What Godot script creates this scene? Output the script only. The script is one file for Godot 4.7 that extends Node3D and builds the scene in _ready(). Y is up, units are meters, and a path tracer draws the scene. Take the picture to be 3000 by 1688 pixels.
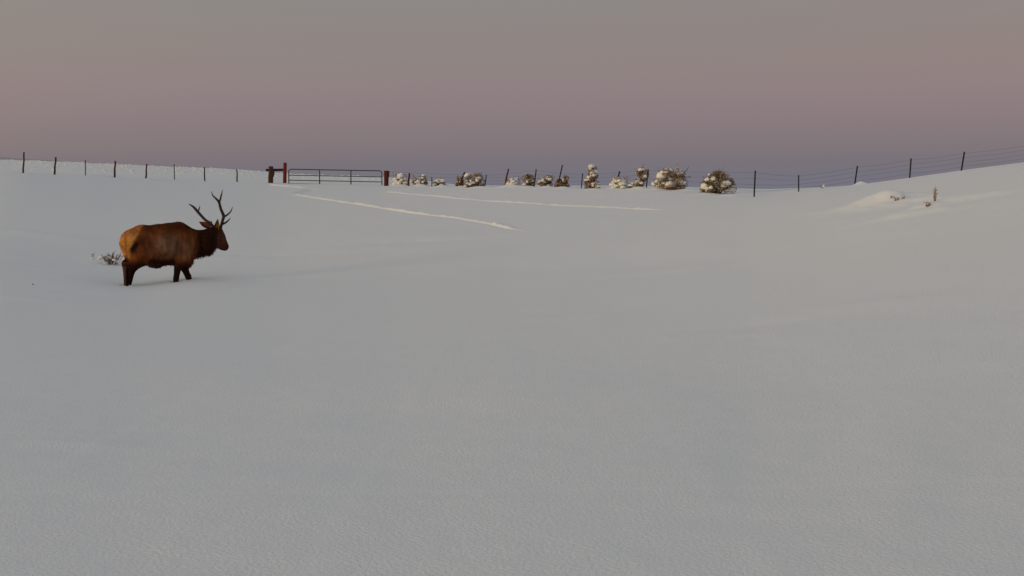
extends Node3D
# A bull elk crossing a snowed-in pasture at dusk; a farm gate, fence posts and snowy sagebrush on the rise behind.
# Measurements were taken on the 3000 x 1688 photograph: F is its focal length in those pixels.

const F := 3621.0
const CX := 1500.0
const CY := 844.0
const PITCH := 0.07828
const SNOW_RGB := Color(0.86, 0.865, 0.87)

var rng := RandomNumberGenerator.new()
var bump := FastNoiseLite.new()
var mats := {}

# ------------------------------------------------------------------ camera rays
func ray(px: float, py: float) -> Vector3:          # direction with z = -1
	var u := (px - CX) / F
	var v := (CY - py) / F
	var y := v * cos(PITCH) - sin(PITCH)
	var z := v * sin(PITCH) + cos(PITCH)
	return Vector3(u / z, y / z, -1.0)

func spot(px: float, py: float, depth: float) -> Vector3:
	return ray(px, py) * depth

func rise(py: float) -> float:
	return ray(CX, py).y

# ------------------------------------------------------------------ terrain
var us := PackedFloat32Array()
var ds := PackedFloat32Array()
var gy := PackedFloat32Array()
const U_DENSE := 801
const U_STEP := 0.00125
var side := 0

# fence line: pixel column, pixel row of the snow there, distance
const LINE := [[-900, 462, 44], [-300, 492, 48], [67, 505, 50], [159, 511, 52], [250, 513.5, 54], [335, 520, 56], [427, 524, 58], [511, 528, 60], [599, 530, 62], [694, 533, 64], [793, 536.5, 65], [835, 537, 65], [936, 540, 64.5], [1028, 542, 64], [1119, 545, 63.5], [1196, 546, 62.5], [1310, 548, 61.5], [1420, 549, 60], [1565, 549, 58], [1705, 552, 56], [1894, 555, 53], [2020, 560, 51], [2100, 569, 48.5], [2211, 577, 46], [2340, 562, 48], [2504, 542.5, 50], [2665, 521, 51], [2817, 499, 52], [3000, 477, 53], [3900, 395, 58]]
# crest behind the fence where the field ends against the sky: column, row, distance behind the fence
const CREST := [[-900, 458, 3], [0, 500, 3], [800, 534, 4], [1150, 543, 4], [1310, 540, 9], [1438, 545.5, 8], [1577, 543, 8], [1673, 545, 8], [1778, 543, 8], [1906, 546, 8], [2034, 548, 9], [2162, 552, 9], [2265, 556, 8], [2315, 551, 6], [2394, 550, 5], [2480, 545, 3], [2560, 535, 1.2], [2665, 520, 1.2], [2817, 498, 1.2], [3000, 476, 1.2], [3900, 394, 1.5]]
# the far hillside's skyline at 150 m
const FAR := [[-900, 452], [0, 469], [170, 475], [270, 480], [500, 490], [670, 496], [780, 505], [850, 511], [950, 514], [1117, 519], [1250, 530], [1330, 540], [1450, 565], [1700, 640], [2300, 700], [3900, 700]]
# height of the snow at these distances for a few columns
const NEAR_D := [4.0, 9.0, 13.0, 18.0, 22.0, 27.0, 32.0, 38.0]
const NEAR := [[-900, -1.5, -1.55, -1.55, -1.5, -1.35, -1.0, -0.55, 0.0], [0, -1.5, -1.62, -1.7, -1.75, -1.75, -1.66, -1.3, -0.6], [372, -1.5, -1.65, -1.75, -1.88, -1.98, -2.07, -1.75, -1.1], [560, -1.5, -1.65, -1.76, -1.9, -1.98, -1.97, -1.75, -1.2], [800, -1.5, -1.65, -1.78, -1.92, -2.0, -2.02, -1.8, -1.35], [1150, -1.5, -1.65, -1.75, -1.88, -1.95, -1.98, -1.7, -1.25], [1500, -1.5, -1.62, -1.7, -1.8, -1.85, -1.88, -1.6, -1.18], [1850, -1.5, -1.6, -1.65, -1.7, -1.7, -1.68, -1.4, -0.98], [2200, -1.5, -1.58, -1.58, -1.55, -1.5, -1.38, -1.1, -0.7], [2420, -1.5, -1.55, -1.5, -1.42, -1.3, -1.1, -0.8, -0.4], [2650, -1.5, -1.5, -1.42, -1.25, -1.05, -0.75, -0.45, -0.1], [3000, -1.5, -1.45, -1.3, -1.0, -0.7, -0.25, 0.1, 0.5], [3900, -1.5, -1.3, -1.0, -0.4, 0.1, 0.7, 1.3, 1.9]]

func look_up(table: Array, px: float, field: int) -> float:
	if px <= table[0][0]:
		return table[0][field]
	for i in range(1, table.size()):
		if px <= table[i][0]:
			var t: float = (px - table[i - 1][0]) / float(table[i][0] - table[i - 1][0])
			return lerpf(table[i - 1][field], table[i][field], t)
	return table[-1][field]

func fence_depth(px: float) -> float:
	return look_up(LINE, px, 2)

func column_of(u: float) -> float:
	return CX + F * u * 1.0035

func build_grid() -> void:
	var wide := [0.53, 0.57, 0.63, 0.72, 0.85, 1.05, 1.4, 2.0, 3.0, 5.0, 8.0]
	side = wide.size()
	for i in range(side - 1, -1, -1):
		us.append(-wide[i])
	for i in U_DENSE:
		us.append((i - 400) * U_STEP)
	for i in side:
		us.append(wide[i])
	var d := 1.5
	while d < 38.0:
		ds.append(d)
		d += 0.06 if d > 25.3 and d < 28.2 else minf(d * 0.012, 0.2)
	while d < 72.0:
		ds.append(d)
		d += 0.12
	while d < 165.0:
		ds.append(d)
		d += 0.5
	while d < 7000.0:
		ds.append(d)
		d *= 1.09
	var nu := us.size()
	var nd := ds.size()
	gy.resize(nu * nd)
	for i in nu:
		var px := column_of(us[i])
		var r := fence_depth(px)
		var yr := rise(look_up(LINE, px, 1)) * r
		var cd := r + look_up(CREST, px, 2)
		var yc := rise(look_up(CREST, px, 1)) * cd
		var yf := rise(look_up(FAR, px, 1)) * 150.0
		var kd := PackedFloat32Array([1.5])
		var ky := PackedFloat32Array([-1.5])
		for k in NEAR_D.size():
			kd.append(NEAR_D[k])
			ky.append(look_up(NEAR, px, k + 1))
		var y38 := ky[ky.size() - 1]
		kd.append(lerpf(38.0, r, 0.5))
		ky.append(lerpf(y38, yr, 0.52))
		kd.append_array(PackedFloat32Array([r, cd, 100.0, 125.0, 150.0, 175.0, 300.0, 1000.0, 8000.0]))
		ky.append_array(PackedFloat32Array([yr, yc, lerpf(yc, yf, 0.3), lerpf(yc, yf, 0.66), yf, yf - 0.5, yf * 0.3 - 9.0, -24.0, -30.0]))
		var n := kd.size()
		var tan := PackedFloat32Array()
		tan.resize(n)
		for k in n:
			var a := maxi(k - 1, 0)
			var b := mini(k + 1, n - 1)
			tan[k] = (ky[b] - ky[a]) / (kd[b] - kd[a])
		for k in range(1, n - 1):                              # no overshoot
			var s0 := (ky[k] - ky[k - 1]) / (kd[k] - kd[k - 1])
			var s1 := (ky[k + 1] - ky[k]) / (kd[k + 1] - kd[k])
			if s0 * s1 <= 0.0:
				tan[k] = 0.0
			else:
				tan[k] = clampf(tan[k], -3.0 * minf(absf(s0), absf(s1)), 3.0 * minf(absf(s0), absf(s1)))
		var seg := 0
		for j in nd:
			var dd := ds[j]
			while seg < n - 2 and dd > kd[seg + 1]:
				seg += 1
			var h := kd[seg + 1] - kd[seg]
			var t := (dd - kd[seg]) / h
			var t2 := t * t
			var t3 := t2 * t
			gy[j * nu + i] = (2.0 * t3 - 3.0 * t2 + 1.0) * ky[seg] + (t3 - 2.0 * t2 + t) * h * tan[seg] + (3.0 * t2 - 2.0 * t3) * ky[seg + 1] + (t3 - t2) * h * tan[seg + 1]
	# soften the creases between neighbouring columns
	var row := PackedFloat32Array()
	row.resize(nu)
	var reach := 9
	for j in nd:
		for turn in 2:
			for i in nu:
				row[i] = gy[j * nu + i]
			var a := side
			var b := side + U_DENSE - 1
			var total := 0.0
			for i in range(a, a + 2 * reach + 1):
				total += row[i]
			for i in range(a + reach, b - reach + 1):
				gy[j * nu + i] = total / (2.0 * reach + 1.0)
				if i + reach + 1 <= b:
					total += row[i + reach + 1] - row[i - reach]

func ground(x: float, z: float) -> float:
	var d := clampf(-z, ds[0], ds[ds.size() - 1] - 0.01)
	var u := clampf(x / d, -0.499, 0.499)
	var j := clampi(ds.bsearch(d) - 1, 0, ds.size() - 2)
	var fj := (d - ds[j]) / (ds[j + 1] - ds[j])
	var fu := u / U_STEP + 400.0
	var i := clampi(int(fu), 0, U_DENSE - 2)
	fu -= i
	var nu := us.size()
	var at := j * nu + side + i
	return lerpf(lerpf(gy[at], gy[at + 1], fu), lerpf(gy[at + nu], gy[at + nu + 1], fu), fj)

func hit(px: float, py: float, far := 70.0) -> Vector3:   # where the sight line of a pixel first meets the snow
	var r := ray(px, py)
	var d := 3.0
	while d < far:
		var p := r * d
		if p.y <= ground(p.x, p.z):
			return Vector3(p.x, ground(p.x, p.z), p.z)
		d += 0.05
	var q := r * far
	return Vector3(q.x, ground(q.x, q.z), q.z)

func near_rows(zmin: float, zmax: float) -> Vector2i:
	return Vector2i(maxi(ds.bsearch(-zmax) - 1, 0), mini(ds.bsearch(-zmin) + 1, ds.size()))

func plough(points: Array, deep: float, high: float, width: float) -> void:   # a trodden trail: trench in front, thrown-up snow behind
	var pts: Array[Vector3] = []
	for p in points:
		pts.append(hit(p[0], p[1], 66.0))
	var nu := us.size()
	for s in pts.size() - 1:
		var a := pts[s]
		var b := pts[s + 1]
		var ab := Vector2(b.x - a.x, b.z - a.z)
		var long := ab.length()
		if long < 0.05:
			continue
		var dir := ab / long
		var nrm := Vector2(dir.y, -dir.x)
		if nrm.y > 0.0:
			nrm = -nrm                                          # points away from the camera
		var last := s == pts.size() - 2
		var rows := near_rows(minf(a.z, b.z) - 0.8, maxf(a.z, b.z) + 0.8)
		for j in range(rows.x, rows.y):
			var d := ds[j]
			var lo := int((minf(a.x, b.x) - 0.8) / d / U_STEP) + 400
			var hi := int((maxf(a.x, b.x) + 0.8) / d / U_STEP) + 401
			for i in range(maxi(lo, 0), mini(hi, U_DENSE)):
				var x := us[side + i] * d
				var q := Vector2(x - a.x, -d - a.z)
				var t := q.dot(dir)
				if t < (0.0 if s > 0 else -0.25) or t >= long + (0.25 if last else 0.0):
					continue
				var lump := bump.get_noise_2d(x * 14.0, d * 14.0) + 0.9 * bump.get_noise_2d(x * 2.2, d * 2.2)
				var w := q.dot(nrm) + 0.06 * bump.get_noise_2d(x * 3.0, d * 3.0)
				var end := smoothstep(-0.25, 0.1, t) if s == 0 else 1.0
				if last:
					end *= 1.0 - smoothstep(long * 0.5, long + 0.25, t) * 0.8
				var g := high * (1.0 + 0.9 * lump) * exp(-pow((w - 0.9 * width) / width, 2.0)) - deep * exp(-pow((w + 0.5 * width) / width, 2.0))
				gy[j * nu + side + i] += g * end

func swell(px: float, py: float, rx: float, rz: float, high: float, turn := 0.0) -> void:   # a drift or a hump of snow
	swell_at(hit(px, py, 66.0), rx, rz, high, turn)

func swell_at(c: Vector3, rx: float, rz: float, high: float, turn := 0.0) -> void:
	var reach := 2.6 * maxf(rx, rz)
	var rows := near_rows(c.z - reach, c.z + reach)
	var nu := us.size()
	for j in range(rows.x, rows.y):
		var d := ds[j]
		var lo := int((c.x - reach) / d / U_STEP) + 400
		var hi := int((c.x + reach) / d / U_STEP) + 401
		for i in range(maxi(lo, 0), mini(hi, U_DENSE)):
			var q := Vector2(us[side + i] * d - c.x, -d - c.z).rotated(turn)
			var e := pow(q.x / rx, 2.0) + pow(q.y / rz, 2.0)
			if e < 6.5:
				gy[j * nu + side + i] += high * exp(-e) * (1.0 + 0.35 * bump.get_noise_2d(us[side + i] * d * 5.0, d * 5.0))

func roughen() -> void:
	var nu := us.size()
	for j in ds.size():
		var d := ds[j]
		var far := smoothstep(70.0, 110.0, d)
		for i in nu:
			var x := us[i] * d
			var y := 0.030 * bump.get_noise_2d(x * 0.55 - d * 0.18, d * 0.8 + x * 0.2) * smoothstep(3.0, 10.0, d)
			y += 0.010 * bump.get_noise_2d(x * 2.1 + 40.0, d * 3.0)
			if d < 14.0:
				y += 0.0034 * bump.get_noise_2d(x * 13.0 - d * 3.0, d * 17.0 + 9.0)
			if far > 0.0:
				y += far * 0.08 * bump.get_noise_2d(x * 1.6, d * 0.9)
			gy[j * nu + i] += y

func snow_mesh() -> ArrayMesh:
	var nu := us.size()
	var nd := ds.size()
	var v := PackedVector3Array()
	v.resize(nu * nd)
	var n := PackedVector3Array()
	n.resize(nu * nd)
	for j in nd:
		for i in nu:
			v[j * nu + i] = Vector3(us[i] * ds[j], gy[j * nu + i], -ds[j])
	for j in nd:
		var j0 := maxi(j - 1, 0) * nu
		var j1 := mini(j + 1, nd - 1) * nu
		for i in nu:
			var a := v[j * nu + mini(i + 1, nu - 1)] - v[j * nu + maxi(i - 1, 0)]
			var b := v[j1 + i] - v[j0 + i]
			n[j * nu + i] = a.cross(b).normalized()
	var idx := PackedInt32Array()
	idx.resize((nu - 1) * (nd - 1) * 6)
	var k := 0
	for j in nd - 1:
		for i in nu - 1:
			var a := j * nu + i
			idx[k] = a
			idx[k + 1] = a + nu
			idx[k + 2] = a + 1
			idx[k + 3] = a + 1
			idx[k + 4] = a + nu
			idx[k + 5] = a + nu + 1
			k += 6
	return array_mesh(v, n, idx)

func array_mesh(v: PackedVector3Array, n: PackedVector3Array, idx: PackedInt32Array, c := PackedColorArray()) -> ArrayMesh:
	var arr := []
	arr.resize(Mesh.ARRAY_MAX)
	arr[Mesh.ARRAY_VERTEX] = v
	arr[Mesh.ARRAY_NORMAL] = n
	if c.size():
		arr[Mesh.ARRAY_COLOR] = c
	arr[Mesh.ARRAY_INDEX] = idx
	var m := ArrayMesh.new()
	m.add_surface_from_arrays(Mesh.PRIMITIVE_TRIANGLES, arr)
	return m

# ------------------------------------------------------------------ materials
func lin(r: float, g: float, b: float) -> Color:
	return Color(r, g, b).linear_to_srgb()

func noise_tex(freq: float, octaves: int, size: int, normal: bool, strength := 4.0, seed_ := 1) -> NoiseTexture2D:
	var f := FastNoiseLite.new()
	f.seed = seed_
	f.noise_type = FastNoiseLite.TYPE_SIMPLEX_SMOOTH
	f.frequency = freq
	f.fractal_octaves = octaves
	f.fractal_gain = 0.6
	var t := NoiseTexture2D.new()
	t.width = size
	t.height = size
	t.seamless = true
	t.as_normal_map = normal
	t.bump_strength = strength
	t.noise = f
	return t

func tinted(f: NoiseTexture2D, dark: float) -> NoiseTexture2D:
	var g := Gradient.new()
	g.set_color(0, Color(dark, dark, dark))
	g.set_color(1, Color(1, 1, 1))
	f.color_ramp = g
	return f

func make_materials() -> void:
	var snow := StandardMaterial3D.new()
	snow.albedo_color = SNOW_RGB.linear_to_srgb()
	snow.roughness = 0.75
	snow.metallic_specular = 0.25
	snow.uv1_triplanar = true
	snow.uv1_world_triplanar = true
	snow.uv1_scale = Vector3(0.55, 0.55, 0.55)
	snow.normal_enabled = true
	snow.normal_texture = noise_tex(0.055, 5, 1024, true, 6.0, 7)
	snow.normal_scale = 0.8
	mats.snow = snow
	var clump := StandardMaterial3D.new()
	clump.albedo_color = lin(0.85, 0.85, 0.84)
	clump.roughness = 0.8
	clump.metallic_specular = 0.2
	mats.clump = clump
	var coat := StandardMaterial3D.new()
	coat.vertex_color_use_as_albedo = true
	coat.roughness = 0.95
	coat.metallic_specular = 0.12
	coat.uv1_triplanar = true
	coat.uv1_scale = Vector3(2.2, 2.2, 2.2)
	coat.albedo_texture = tinted(noise_tex(0.03, 4, 512, false, 1.0, 21), 0.62)
	coat.normal_enabled = true
	coat.normal_texture = noise_tex(0.06, 4, 512, true, 6.0, 22)
	coat.normal_scale = 0.6
	mats.coat = coat
	mats.hair = plain(Color.WHITE, 0.95, true)
	mats.antler = plain(lin(0.036, 0.020, 0.019), 0.6, true)
	mats.eye = plain(lin(0.01, 0.006, 0.004), 0.15)
	for w in [["brown_wood", lin(0.15, 0.070, 0.045)], ["dark_wood", lin(0.075, 0.045, 0.042)], ["red_wood", lin(0.40, 0.045, 0.035)], ["rust_wood", lin(0.20, 0.050, 0.034)]]:
		var m := plain(w[1], 0.9)
		m.uv1_triplanar = true
		m.uv1_scale = Vector3(5, 0.7, 5)
		m.albedo_texture = tinted(noise_tex(0.03, 4, 256, false, 1.0, 31), 0.45)
		m.normal_enabled = true
		m.normal_texture = noise_tex(0.05, 4, 256, true, 6.0, 32)
		mats[w[0]] = m
	mats.steel_post = plain(lin(0.022, 0.026, 0.032), 0.7)
	mats.gate_steel = plain(lin(0.030, 0.075, 0.082), 0.5)
	mats.wire = plain(lin(0.06, 0.06, 0.065), 0.6)
	mats.leaf = plain(Color.WHITE, 0.95, true)
	mats.twig = plain(lin(0.055, 0.032, 0.022), 0.95)
	mats.dry = plain(lin(0.20, 0.125, 0.10), 0.95)
	mats.straw = plain(lin(0.32, 0.22, 0.17), 0.95)
	mats.far_land = plain(lin(0.42, 0.41, 0.41), 1.0)

func plain(c: Color, rough: float, vertex := false) -> StandardMaterial3D:
	var m := StandardMaterial3D.new()
	m.albedo_color = c
	m.roughness = rough
	m.metallic_specular = 0.3
	m.vertex_color_use_as_albedo = vertex
	return m

# ------------------------------------------------------------------ objects
func thing(called: String, label: String, category: String, at: Vector3, group := "") -> Node3D:
	var o := Node3D.new()
	o.name = called
	o.position = at
	add_child(o, true)
	tag(o, label, category, group)
	return o

func tag(o: Node3D, label: String, category: String, group := "") -> void:
	o.set_meta("label", label)
	o.set_meta("category", category)
	if group:
		o.set_meta("group", group)

func part(called: String, mesh: Mesh, mat: Material, parent: Node3D) -> MeshInstance3D:
	var o := MeshInstance3D.new()
	o.name = called
	o.mesh = mesh
	o.material_override = mat
	parent.add_child(o, true)
	return o

func start() -> SurfaceTool:
	var st := SurfaceTool.new()
	st.begin(Mesh.PRIMITIVE_TRIANGLES)
	return st

# a tube through points with its own radius at each; wobble roughens it
func tube(st: SurfaceTool, pts: Array, radii: Array, sides := 8, col := Color.WHITE, wobble := 0.0, square := false) -> void:
	var rings := []
	var up := Vector3(0.31, 0.2, 0.93)
	for k in pts.size():
		var dir: Vector3 = (pts[mini(k + 1, pts.size() - 1)] - pts[maxi(k - 1, 0)]).normalized()
		var a := dir.cross(up).normalized()
		if square:
			a = Vector3(0, 0, 1).cross(dir).normalized()
		var b := dir.cross(a)
		var ring := []
		for s in sides:
			var t := TAU * (s + (0.5 if square else 0.0)) / sides
			var off := a * cos(t) + b * sin(t)
			var r: float = radii[k]
			if wobble > 0.0:
				r *= 1.0 + wobble * bump.get_noise_3d(off.x * 9.0 + pts[0].x * 31.0, pts[k].y * 22.0, off.z * 9.0)
			ring.append([pts[k] + off * r, off])
		rings.append(ring)
	for k in pts.size() - 1:
		for s in sides:
			var e := (s + 1) % sides
			var q := [rings[k][s], rings[k][e], rings[k + 1][s], rings[k + 1][e]]
			var flat: Vector3 = (q[0][1] + q[1][1]).normalized()
			for w in [0, 2, 1, 1, 2, 3]:
				st.set_color(col)
				st.set_normal(flat if square else q[w][1])
				st.add_vertex(q[w][0])
	for e in [0, pts.size() - 1]:
		var n: Vector3 = (pts[e] - pts[1 if e == 0 else e - 1]).normalized()
		for s in sides:
			var tri := [pts[e], rings[e][s][0], rings[e][(s + 1) % sides][0]]
			if e != 0:
				tri = [tri[0], tri[2], tri[1]]
			for p in tri:
				st.set_color(col)
				st.set_normal(n)
				st.add_vertex(p)

func curve(pts: Array, radii: Array, steps: int) -> Array:     # smooth a polyline and its radii
	var p := []
	var r := []
	for k in pts.size() - 1:
		var a: Vector3 = pts[maxi(k - 1, 0)]
		var d: Vector3 = pts[mini(k + 2, pts.size() - 1)]
		for s in steps:
			var t := float(s) / steps
			p.append(pts[k].cubic_interpolate(pts[k + 1], a, d, t))
			r.append(lerpf(radii[k], radii[k + 1], t))
	p.append(pts[-1])
	r.append(radii[-1])
	return [p, r]

func wood_post(called: String, label: String, base: Vector2, top: Vector2, wide: float, mat: String, group: String) -> void:
	var d := fence_depth(base.x)
	var foot := spot(base.x, base.y, d)
	foot.y = minf(foot.y, ground(foot.x, foot.z)) 
	var head := spot(top.x, top.y, d)
	var o := thing(called, label, "fence post", foot, group)
	var st := start()
	var axis := head - foot
	var pts := []
	var rad := []
	var r := wide / F * d * 0.5
	for k in 9:
		var t := lerpf(-0.45 / axis.length(), 1.0, k / 8.0)
		pts.append(axis * t + Vector3(0.012 * sin(k * 1.7 + base.x), 0, 0.012 * cos(k * 1.3 + base.x)))
		rad.append(r * (1.06 - 0.14 * maxf(t, 0.0)))
	tube(st, pts, rad, 10, Color.WHITE, 0.22)
	part("shaft", st.commit(), mats[mat], o)

func steel_post(called: String, label: String, base: Vector2, top: Vector2, wide: float, group: String) -> void:
	var d := fence_depth(base.x)
	var foot := spot(base.x, base.y, d)
	foot.y = minf(foot.y, ground(foot.x, foot.z))
	var head := spot(top.x, top.y, d)
	var o := thing(called, label, "fence post", foot, group)
	var axis := head - foot
	var w := maxf(wide / F * d, 0.035)
	var n := axis.normalized()
	var across := n.cross(Vector3(0, 0, 1)).normalized()
	var out := across.cross(n)
	var shaft := start()
	var long := axis.length() + 0.45
	box(shaft, Transform3D(Basis(across, n, out), n * (axis.length() * 0.5 - 0.225)), Vector3(w, long, 0.008))
	box(shaft, Transform3D(Basis(across, n, out), n * (axis.length() * 0.5 - 0.227) - out * 0.0235), Vector3(0.008, long - 0.004, 0.038))
	part("shaft", shaft.commit(), mats.steel_post, o)
	var st := start()
	var y := 0.06
	while y < axis.length() - 0.03:
		box(st, Transform3D(Basis(across, n, out), n * y + out * 0.008), Vector3(0.012, 0.016, 0.008))
		y += 0.055
	part("studs", st.commit(), mats.steel_post, o).set_meta("kind", "stuff")

func box(st: SurfaceTool, at: Transform3D, size: Vector3, col := Color.WHITE) -> void:
	var h := size * 0.5
	for f in [[0, 1, 2], [1, 2, 0], [2, 0, 1]]:
		for s in [-1.0, 1.0]:
			var n := Vector3.ZERO
			n[f[0]] = s
			var c := []
			for q in [[-1, -1], [1, -1], [1, 1], [-1, 1]]:
				var p := Vector3.ZERO
				p[f[0]] = s * h[f[0]]
				p[f[1]] = q[0] * h[f[1]]
				p[f[2]] = q[1] * h[f[2]]
				c.append(at * p)
			for w in ([0, 2, 1, 0, 3, 2] if s > 0 else [0, 1, 2, 0, 2, 3]):
				st.set_color(col)
				st.set_normal((at.basis * n).normalized())
				st.add_vertex(c[w])

# lumps of snow, shared by every bush
var lumps: Array[ArrayMesh] = []

func make_lumps() -> void:
	for k in 5:
		var v := PackedVector3Array()
		var idx := PackedInt32Array()
		var rows := 12
		var cols := 16
		for j in rows + 1:
			for i in cols:
				var a := PI * j / rows
				var b := TAU * i / cols
				var p := Vector3(sin(a) * cos(b), cos(a), sin(a) * sin(b))
				var r := 1.0 + 0.42 * bump.get_noise_3d(p.x * 9.0 + k * 50.0, p.y * 9.0, p.z * 9.0) + 0.40 * bump.get_noise_3d(p.x * 24.0 + k * 50.0, p.y * 24.0, p.z * 24.0)
				if p.y < 0.0:
					p.y *= 0.6
				v.append(p * r)
		for j in rows:
			for i in cols:
				var a := j * cols + i
				var b := j * cols + (i + 1) % cols
				for q in [a, b, a + cols, b, b + cols, a + cols]:
					idx.append(q)
		var n := PackedVector3Array()
		n.resize(v.size())
		for t in range(0, idx.size(), 3):
			var c := (v[idx[t + 2]] - v[idx[t]]).cross(v[idx[t + 1]] - v[idx[t]])
			for q in 3:
				n[idx[t + q]] += c
		for q in n.size():
			n[q] = n[q].normalized()
		lumps.append(array_mesh(v, n, idx))

func leaf(st: SurfaceTool, p: Vector3, dir: Vector3, long: float, wide: float, col: Color) -> void:
	var a := dir.cross(Vector3(rng.randfn(), rng.randfn(), rng.randfn())).normalized() * wide
	var n := a.cross(dir).normalized()
	var tip := p + dir * long
	var mid := p + dir * long * 0.55
	for w in [p, mid - a, tip, p, tip, mid + a]:
		st.set_color(col)
		st.set_normal(n)
		st.add_vertex(w)

# sagebrush: stems, grey-brown foliage in clumps, lumps of snow caught on them.
# left, right, top and foot are columns and rows of the photograph.
func bush(label: String, left: float, right: float, top: float, foot: float, seed_: int, snowy: float, leafy: float, olive := 0.3, lean := 0.0, d := 0.0, group := "snowy sagebrush along the fence") -> void:
	rng.seed = seed_
	if d == 0.0:
		d = fence_depth((left + right) * 0.5) + 0.3
	var c := spot((left + right) * 0.5, foot, d)
	var gnd := ground(c.x, c.z)
	c.y = minf(c.y, gnd)
	var w := (right - left) / F * d
	var h := spot(CX, top, d).y - c.y
	var o := thing("sagebrush", label, "bush", c, group)
	var count := clampi(int(10.0 + 16.0 * w * h), 7, 26)
	var cs: Array[Vector3] = []
	var rs: Array[float] = []
	var cell := sqrt(w * h) * 0.17
	for k in count:
		var a := TAU * (k * 0.618 + rng.randf() * 0.1)
		var t := rng.randf()
		var y := h * (0.06 + 0.76 * t) * (0.78 + 0.42 * bump.get_noise_2d(cos(a) * 4.0 + seed_ * 17.0, sin(a) * 4.0) + 0.12)
		var reach := sqrt(1.0 - pow(clampf((t - 0.3) / 0.8, -0.5, 1.0), 2.0)) * rng.randf_range(0.5, 1.0)
		cs.append(Vector3(cos(a) * reach * w * 0.40 + lean * (t - 0.5) * w, y, sin(a) * reach * w * 0.36))
		rs.append(cell * rng.randf_range(0.75, 1.3))
	var stems := start()
	for k in count:
		var e := cs[k]
		var mid := e * 0.5 + Vector3(rng.randf_range(-0.05, 0.05), -0.02, rng.randf_range(-0.05, 0.05))
		var line := curve([Vector3(e.x * 0.12, -0.1, e.z * 0.12), mid, e], [0.016, 0.011, 0.005], 3)
		tube(stems, line[0], line[1], 5)
		for q in 4:
			var tip := e + Vector3(rng.randf_range(-1, 1), rng.randf_range(0.4, 1.5), rng.randf_range(-1, 1)) * rs[k] * 1.1
			tube(stems, [mid.lerp(e, 0.7), e.lerp(tip, 0.5), tip], [0.006, 0.004, 0.002], 4)
	part("stems", stems.commit(), mats.twig, o)
	var fol := start()
	var sprigs := start()
	for k in count:
		var warm := rng.randf()
		var tone := Color(0.26, 0.150, 0.092).lerp(Color(0.205, 0.150, 0.066), clampf(olive + 0.5 * (warm - 0.5), 0.0, 1.0))
		for q in int(300 * leafy):
			var n := Vector3(rng.randfn(), rng.randfn(), rng.randfn()).normalized()
			var p := cs[k] + n * rs[k] * pow(rng.randf(), 0.4) * Vector3(1.0, 1.1, 1.0)
			if p.y < -0.05:
				continue
			var dir := (n + Vector3(0, 0.8, 0) + cs[k] * 0.4 + Vector3(rng.randfn(), rng.randfn(), rng.randfn()) * 0.4).normalized()
			var hue := tone * rng.randf_range(0.5, 1.5)
			if rng.randf() < 0.05 + 0.38 * snowy * clampf(n.dot(Vector3(-0.4, 0.75, 0.5)), 0.0, 1.0):
				hue = Color(0.72, 0.70, 0.66)                      # rime
			leaf(fol, p, dir, rng.randf_range(0.035, 0.085), rng.randf_range(0.008, 0.017), hue)
	for k in 7:                                                    # loose sprigs that break the outline
		var a := TAU * rng.randf()
		var from := Vector3(cos(a) * w * 0.22, h * rng.randf_range(0.3, 0.7), sin(a) * w * 0.2)
		var tip := Vector3(cos(a) * w * rng.randf_range(0.25, 0.56), h * rng.randf_range(0.5, 1.12), sin(a) * w * 0.4) + Vector3(lean * w * 0.3, 0, 0)
		tube(sprigs, [from, from.lerp(tip, 0.5) + Vector3(0, 0.03, 0), tip], [0.009, 0.006, 0.003], 4)
		for q in 34:
			var p := from.lerp(tip, rng.randf_range(0.35, 1.0)) + Vector3(rng.randfn(), rng.randfn(), rng.randfn()) * 0.022
			var hue := Color(0.24, 0.140, 0.088) * rng.randf_range(0.6, 1.5)
			if rng.randf() < 0.15 + 0.35 * snowy:
				hue = Color(0.72, 0.70, 0.66)
			leaf(fol, p, (tip - from).normalized() + Vector3(rng.randfn(), rng.randfn(), rng.randfn()) * 0.5, rng.randf_range(0.03, 0.07), 0.011, hue)
	part("sprigs", sprigs.commit(), mats.twig, o).set_meta("kind", "stuff")
	var f := part("foliage", fol.commit(), mats.leaf, o)
	f.set_meta("kind", "stuff")
	var light := Vector3(-0.45, 0.55, 0.7)
	for k in count:
		if rng.randf() > snowy:
			continue
		for q in (6 if snowy > 0.9 else 4):
			var r := rs[k] * pow(rng.randf(), 1.5) * 0.6 + rs[k] * 0.26 * (1.6 if snowy > 0.9 else 1.0)
			var n := (Vector3(rng.randfn(), rng.randfn(), rng.randfn()).normalized() + light * 1.1).normalized()
			lump(o, cs[k] + n * rs[k] * rng.randf_range(0.5, 1.0), Vector3(r * rng.randf_range(0.8, 1.3), r * rng.randf_range(0.6, 0.9), r))

func lump(o: Node3D, at: Vector3, size: Vector3) -> void:
	var s := part("snow_clump", lumps[rng.randi() % lumps.size()], mats.clump, o)
	s.transform = Transform3D(Basis(Vector3.UP, rng.randf() * TAU).scaled(size), at)

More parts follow.
